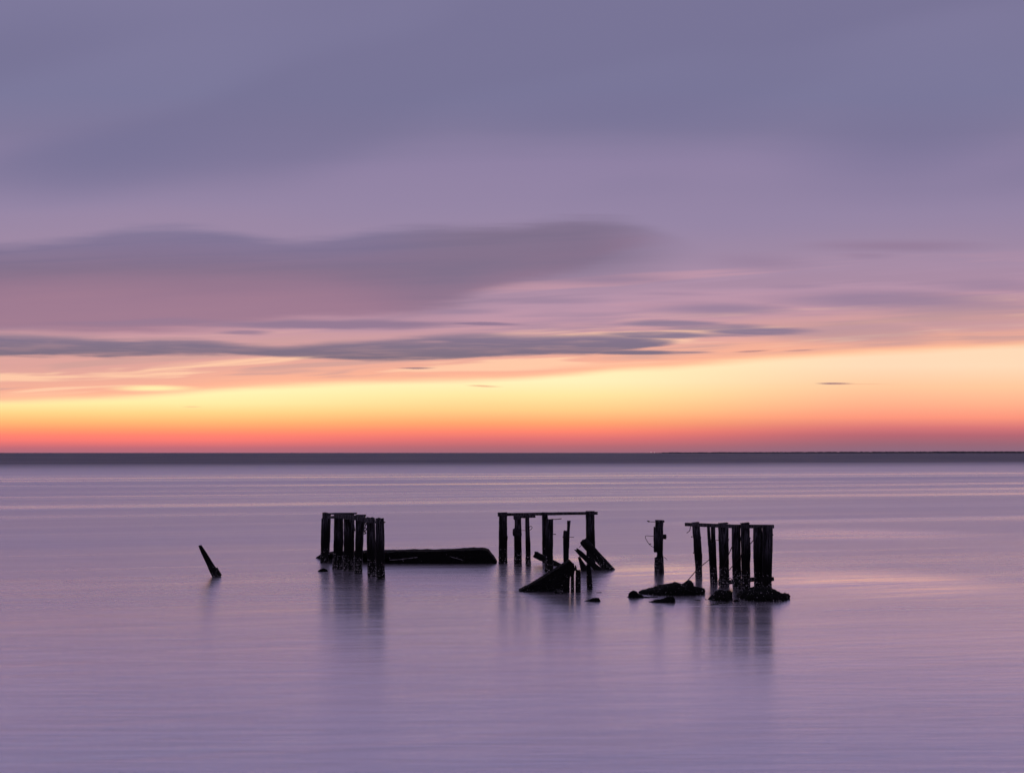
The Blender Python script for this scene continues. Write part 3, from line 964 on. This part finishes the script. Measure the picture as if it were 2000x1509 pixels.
for (xa, xb, ya, yb, wr, sd) in ((1351, 1365.4, 1021.2, 1019.6, 1128, 122), (1403.4, 1422, 1022.4, 1021, 1141, 123), (1446.2, 1464, 1022.6, 1020.6, 1148.5, 124)):
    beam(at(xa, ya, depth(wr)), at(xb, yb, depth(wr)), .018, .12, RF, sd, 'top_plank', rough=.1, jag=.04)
# low cross timber, crusted
lowb = beam(at(1404, 1138.5, depth(1143) - .18), at(1476, 1130.8, depth(1150) - .25), .062, .07, RF, 125, 'low_beam', M_WOOD, .14, .05)
barnacles(lowb, 90, 126, .0, .5)
beam(at(1484, 1130.2, depth(1154) - .25), at(1510.4, 1130.2, depth(1156) - .2), .055, .08, RF, 127, 'low_beam', M_WOOD, .12, .02)
da = depth(1131)
rod([at(1339.7, 1137.2, da - 2.4), at(1362, 1111, da - 1.2), at(1385, 1092.7, da - .3), at(1389.5, 1075, depth(1139) - .24)], .013, RF, 'iron_rod')
rod([at(1402.6, 1135.4, depth(1141) - .3), at(1416, 1100, depth(1141) - .3), at(1430.6, 1064.6, depth(1146) - .22)], .012, RF, 'iron_rod')
rod([at(1408, 1131, depth(1141) - .5), at(1422.8, 1114.6, depth(1143) - .4), at(1448, 1083, depth(1148) - .32), at(1472.6, 1053, depth(1152) - .2)], .012, RF, 'iron_rod')
rod([at(1396, 1054.6, depth(1140)), at(1405, 1054.4, depth(1140))], .009, RF, 'iron_rod')
rod([at(1444, 1053.4, depth(1148)), at(1449, 1053.2, depth(1148))], .009, RF, 'iron_rod')
rod([at(1349, 1026, depth(1131)), at(1348.6, 1029, depth(1131)), at(1347, 1036, depth(1131)), at(1341.2, 1040.6, depth(1131))], .011, RF, 'bent_hook')
for bx_, by_, wr in ((1351.6, 1047.8, 1128), (1368.4, 1048.4, 1128), (1423, 1052.6, 1141), (1465, 1050.4, 1148.5), (1509.4, 1044, 1155), (1355, 1079, 1128), (1422.5, 1055, 1141)):
    rod([at(bx_ - 1.6, by_, depth(wr)), at(bx_ + .9, by_, depth(wr))], .018, RF, 'bolt')
rod([at(1423.5, 1128.4, depth(1143)), at(1428, 1129.4, depth(1143)), at(1430, 1131, depth(1143))], .012, RF, 'loose_wire')

# ------------------------------------------------------------------ rocks below the right row
rock([(1249, 1155), (1256, 1152.6), (1270, 1149), (1285, 1146.8), (1298, 1143), (1310, 1141), (1318, 1137.9), (1326, 1137.4), (1333, 1139.4), (1339.5, 1138), (1343, 1134.4), (1347.5, 1133.4),
      (1352, 1135), (1354.2, 1139), (1353.4, 1143), (1357, 1145.4), (1366, 1147), (1376, 1150.8)], 1162.6, .55, 'flat_rock', 'long weedy rock with a knob at its right end, left of the right piles', 'rock', 131, rough=.05, shells=60, power=2.6)
rock([(1221, 1167.2), (1226.5, 1164), (1228, 1157.5), (1232, 1154.6), (1238, 1153.8), (1242, 1156), (1247, 1160.5), (1258, 1163.4), (1272, 1165.2), (1285, 1168)], 1167.6, .24, 'low_rock',
     'leftmost boulder of the right rocks, with a thin tail to its right', 'rock', 132, rough=.03)
rock([(1267, 1176.6), (1280, 1171.4), (1295, 1167.8), (1310, 1165), (1314.4, 1164.9), (1317, 1169), (1318.6, 1176.8)], 1177, .22, 'wedge_rock', 'wedge-shaped rock with a blunt right end, nearest the viewer', 'rock', 133, rough=.03)
rock([(1352, 1172.4), (1358, 1170.6), (1364, 1170.2), (1372, 1172.6)], 1173, .12, 'awash_rock', 'thin rock sliver awash left of the dark split boulder', 'rock', 134, rough=.012)
rock([(1379, 1172.6), (1385, 1168), (1392, 1162), (1399, 1154), (1406, 1151.6), (1418, 1152.6), (1426, 1153.4), (1429.4, 1157), (1428, 1163), (1425, 1168), (1424.4, 1173)], 1173.6, .4, 'boulder',
     'dark boulder with a pale crack, between the long rock and the mound', 'rock', 135, rough=.045, shells=24, power=2.8)
rock([(1431.5, 1174.6), (1435, 1171.2), (1440, 1170.8), (1445, 1174)], 1175, .12, 'awash_rock', 'tiny rock touching the left foot of the big mound', 'rock', 136, rough=.015)
rock([(1441, 1171), (1446, 1160), (1456, 1152.4), (1466, 1149.4), (1480, 1146.4), (1492, 1145.6), (1503, 1148.6), (1514, 1152), (1526, 1157), (1533, 1159.6), (1539, 1162.4), (1540.6, 1166), (1537, 1169), (1535.6, 1173)], 1174.4, .8, 'rock_mound',
     'big weedy rock mound at the foot of the right piles', 'rock', 137, rough=.06, shells=70, power=2.6)
# scraps of weed drifting in front
wr_ = random.Random(9)
wv, wf = [], []
for _ in range(26):
    px = wr_.uniform(1386, 1424)
    c = at(px, 1181 - (px - 1386) * .14 + wr_.uniform(-1, 1), 1)
    dd = depth(1181 - (px - 1386) * .14 + wr_.uniform(-1, 1))
    c = Vector(((px - 1000) * dd / F, dd, .004))
    L, wd = wr_.uniform(.015, .06), wr_.uniform(.015, .04)
    b = len(wv)
    for q in range(6):
        t = 2 * math.pi * q / 6
        wv.append(c + Vector((L * math.cos(t), wd * math.sin(t), wr_.uniform(0, .006))))
    wv.append(c + Vector((0, 0, .022)))
    wf += [(b + q, b + (q + 1) % 6, b + 6) for q in range(6)]
wo_ = mesh_obj('seaweed', wv, wf, M_WEED, None, origin=(0, 0, 0))
tag(wo_, 'scraps of dark seaweed afloat in front of the boulder', 'seaweed', None, 'stuff')

# ------------------------------------------------------------------ far shore along the horizon
DL = 12000.0
def ridge(x):
    f = min(1.0, max(0.0, (x - 1400) / 3600.0))
    return (5.0 + 13.0 * f) * min(1.0, max(.1, (x - 1380) / 200.0)) + 3.0 * noise.noise(Vector((x * .0021, 3.3, 0)))
lv, lf = [], []
xs = [1380 + 60 * i for i in range(170)]
for x in xs:
    h = max(1.0, ridge(x))
    for off, z in ((0, -1.0), (60, 1.2), (260, h * .5), (700, h * .7), (1500, -1.0)):
        lv.append((x, DL + off, z))
for i in range(len(xs) - 1):
    for q in range(4):
        lf.append((i * 5 + q, (i + 1) * 5 + q, (i + 1) * 5 + q + 1, i * 5 + q + 1))
land = mesh_obj('far_shore', lv, lf, M_LAND, None)
tag(land, 'low dark shore on the right horizon', None, None, 'structure')
tv, tf = [], []
tr = random.Random(3)
for x in range(1560, 11500, 7):
    h = max(1.0, ridge(x))
    if noise.noise(Vector((x * .004, 8.8, 0))) < -.2 and x < 1900:
        continue
    c = Vector((x + tr.uniform(-6, 6), DL + 260 + tr.uniform(-40, 260), h * .4))
    r = tr.uniform(14, 30)
    hh = h * .5 + tr.uniform(1.5, 5) + 3 * noise.noise(Vector((x * .012, 1, 0)))
    b = len(tv)
    for lev, rad in ((0, .6), (.45, 1.0), (.8, .7)):
        for q in range(5):
            t = 2 * math.pi * q / 5 + lev
            tv.append(c + Vector((r * rad * math.cos(t) * tr.uniform(.8, 1.2), r * rad * math.sin(t), hh * lev)))
    tv.append(c + Vector((0, 0, hh)))
    for lev in range(2):
        for q in range(5):
            w = (q + 1) % 5
            tf.append((b + lev * 5 + q, b + lev * 5 + w, b + lev * 5 + 5 + w, b + lev * 5 + 5 + q))
    tf += [(b + 10 + q, b + 10 + (q + 1) % 5, b + 15) for q in range(5)]
wood = mesh_obj('far_woodland', tv, tf, M_TREE, None)
tag(wood, 'distant line of trees along the far right shore', 'woodland', None, 'stuff')

# two lit lamps on the tip of the far shore
m, t, bs = new_mat('lamp_glow')
bs.inputs['Base Color'].default_value = (.8, .7, .7, 1)
gl = t.noise(t.n.new('ShaderNodeNewGeometry').outputs['Position'], .3, 2)
t.put(bs.inputs['Emission Color'], t.mix(gl, (1.0, .72, .74, 1), (1.0, .80, .84, 1)))
bs.inputs['Emission Strength'].default_value = 1.5
M_LAMP = m
for (px, hz, lab, sz) in ((1272.5, 9.5, 'left of two tiny pink lights on the tip of the far shore', 4.2), (1279.6, 6.5, 'right of two tiny pink lights on the tip of the far shore', 3.4)):
    bx = Vector(((px - 1000) * DL / F, DL + 40, 0))
    e = empty('shore_light', bx)
    tag(e, lab, 'light', 'lights on the tip of the far shore')
    vs, fs = sweep([(bx + Vector((0, 0, hz)), Vector((.8, 0, 0)), Vector((0, .8, 0))), (bx + Vector((0, 0, -.5)), Vector((1.2, 0, 0)), Vector((0, 1.2, 0)))], 8, 0, 0, 1)
    mesh_obj('mast', vs, fs, M_IRON, e, origin=bx)
    vs, fs = sweep([(bx + Vector((0, 0, hz + sz * f)), Vector((sz * .55 * w, 0, 0)), Vector((0, sz * .55 * w, 0))) for f, w in ((1.0, .3), (.8, .8), (.5, 1), (.2, .8), (0, .3))], 10, 0, 0, 2)
    mesh_obj('lamp_head', vs, fs, M_LAMP, e, origin=bx)
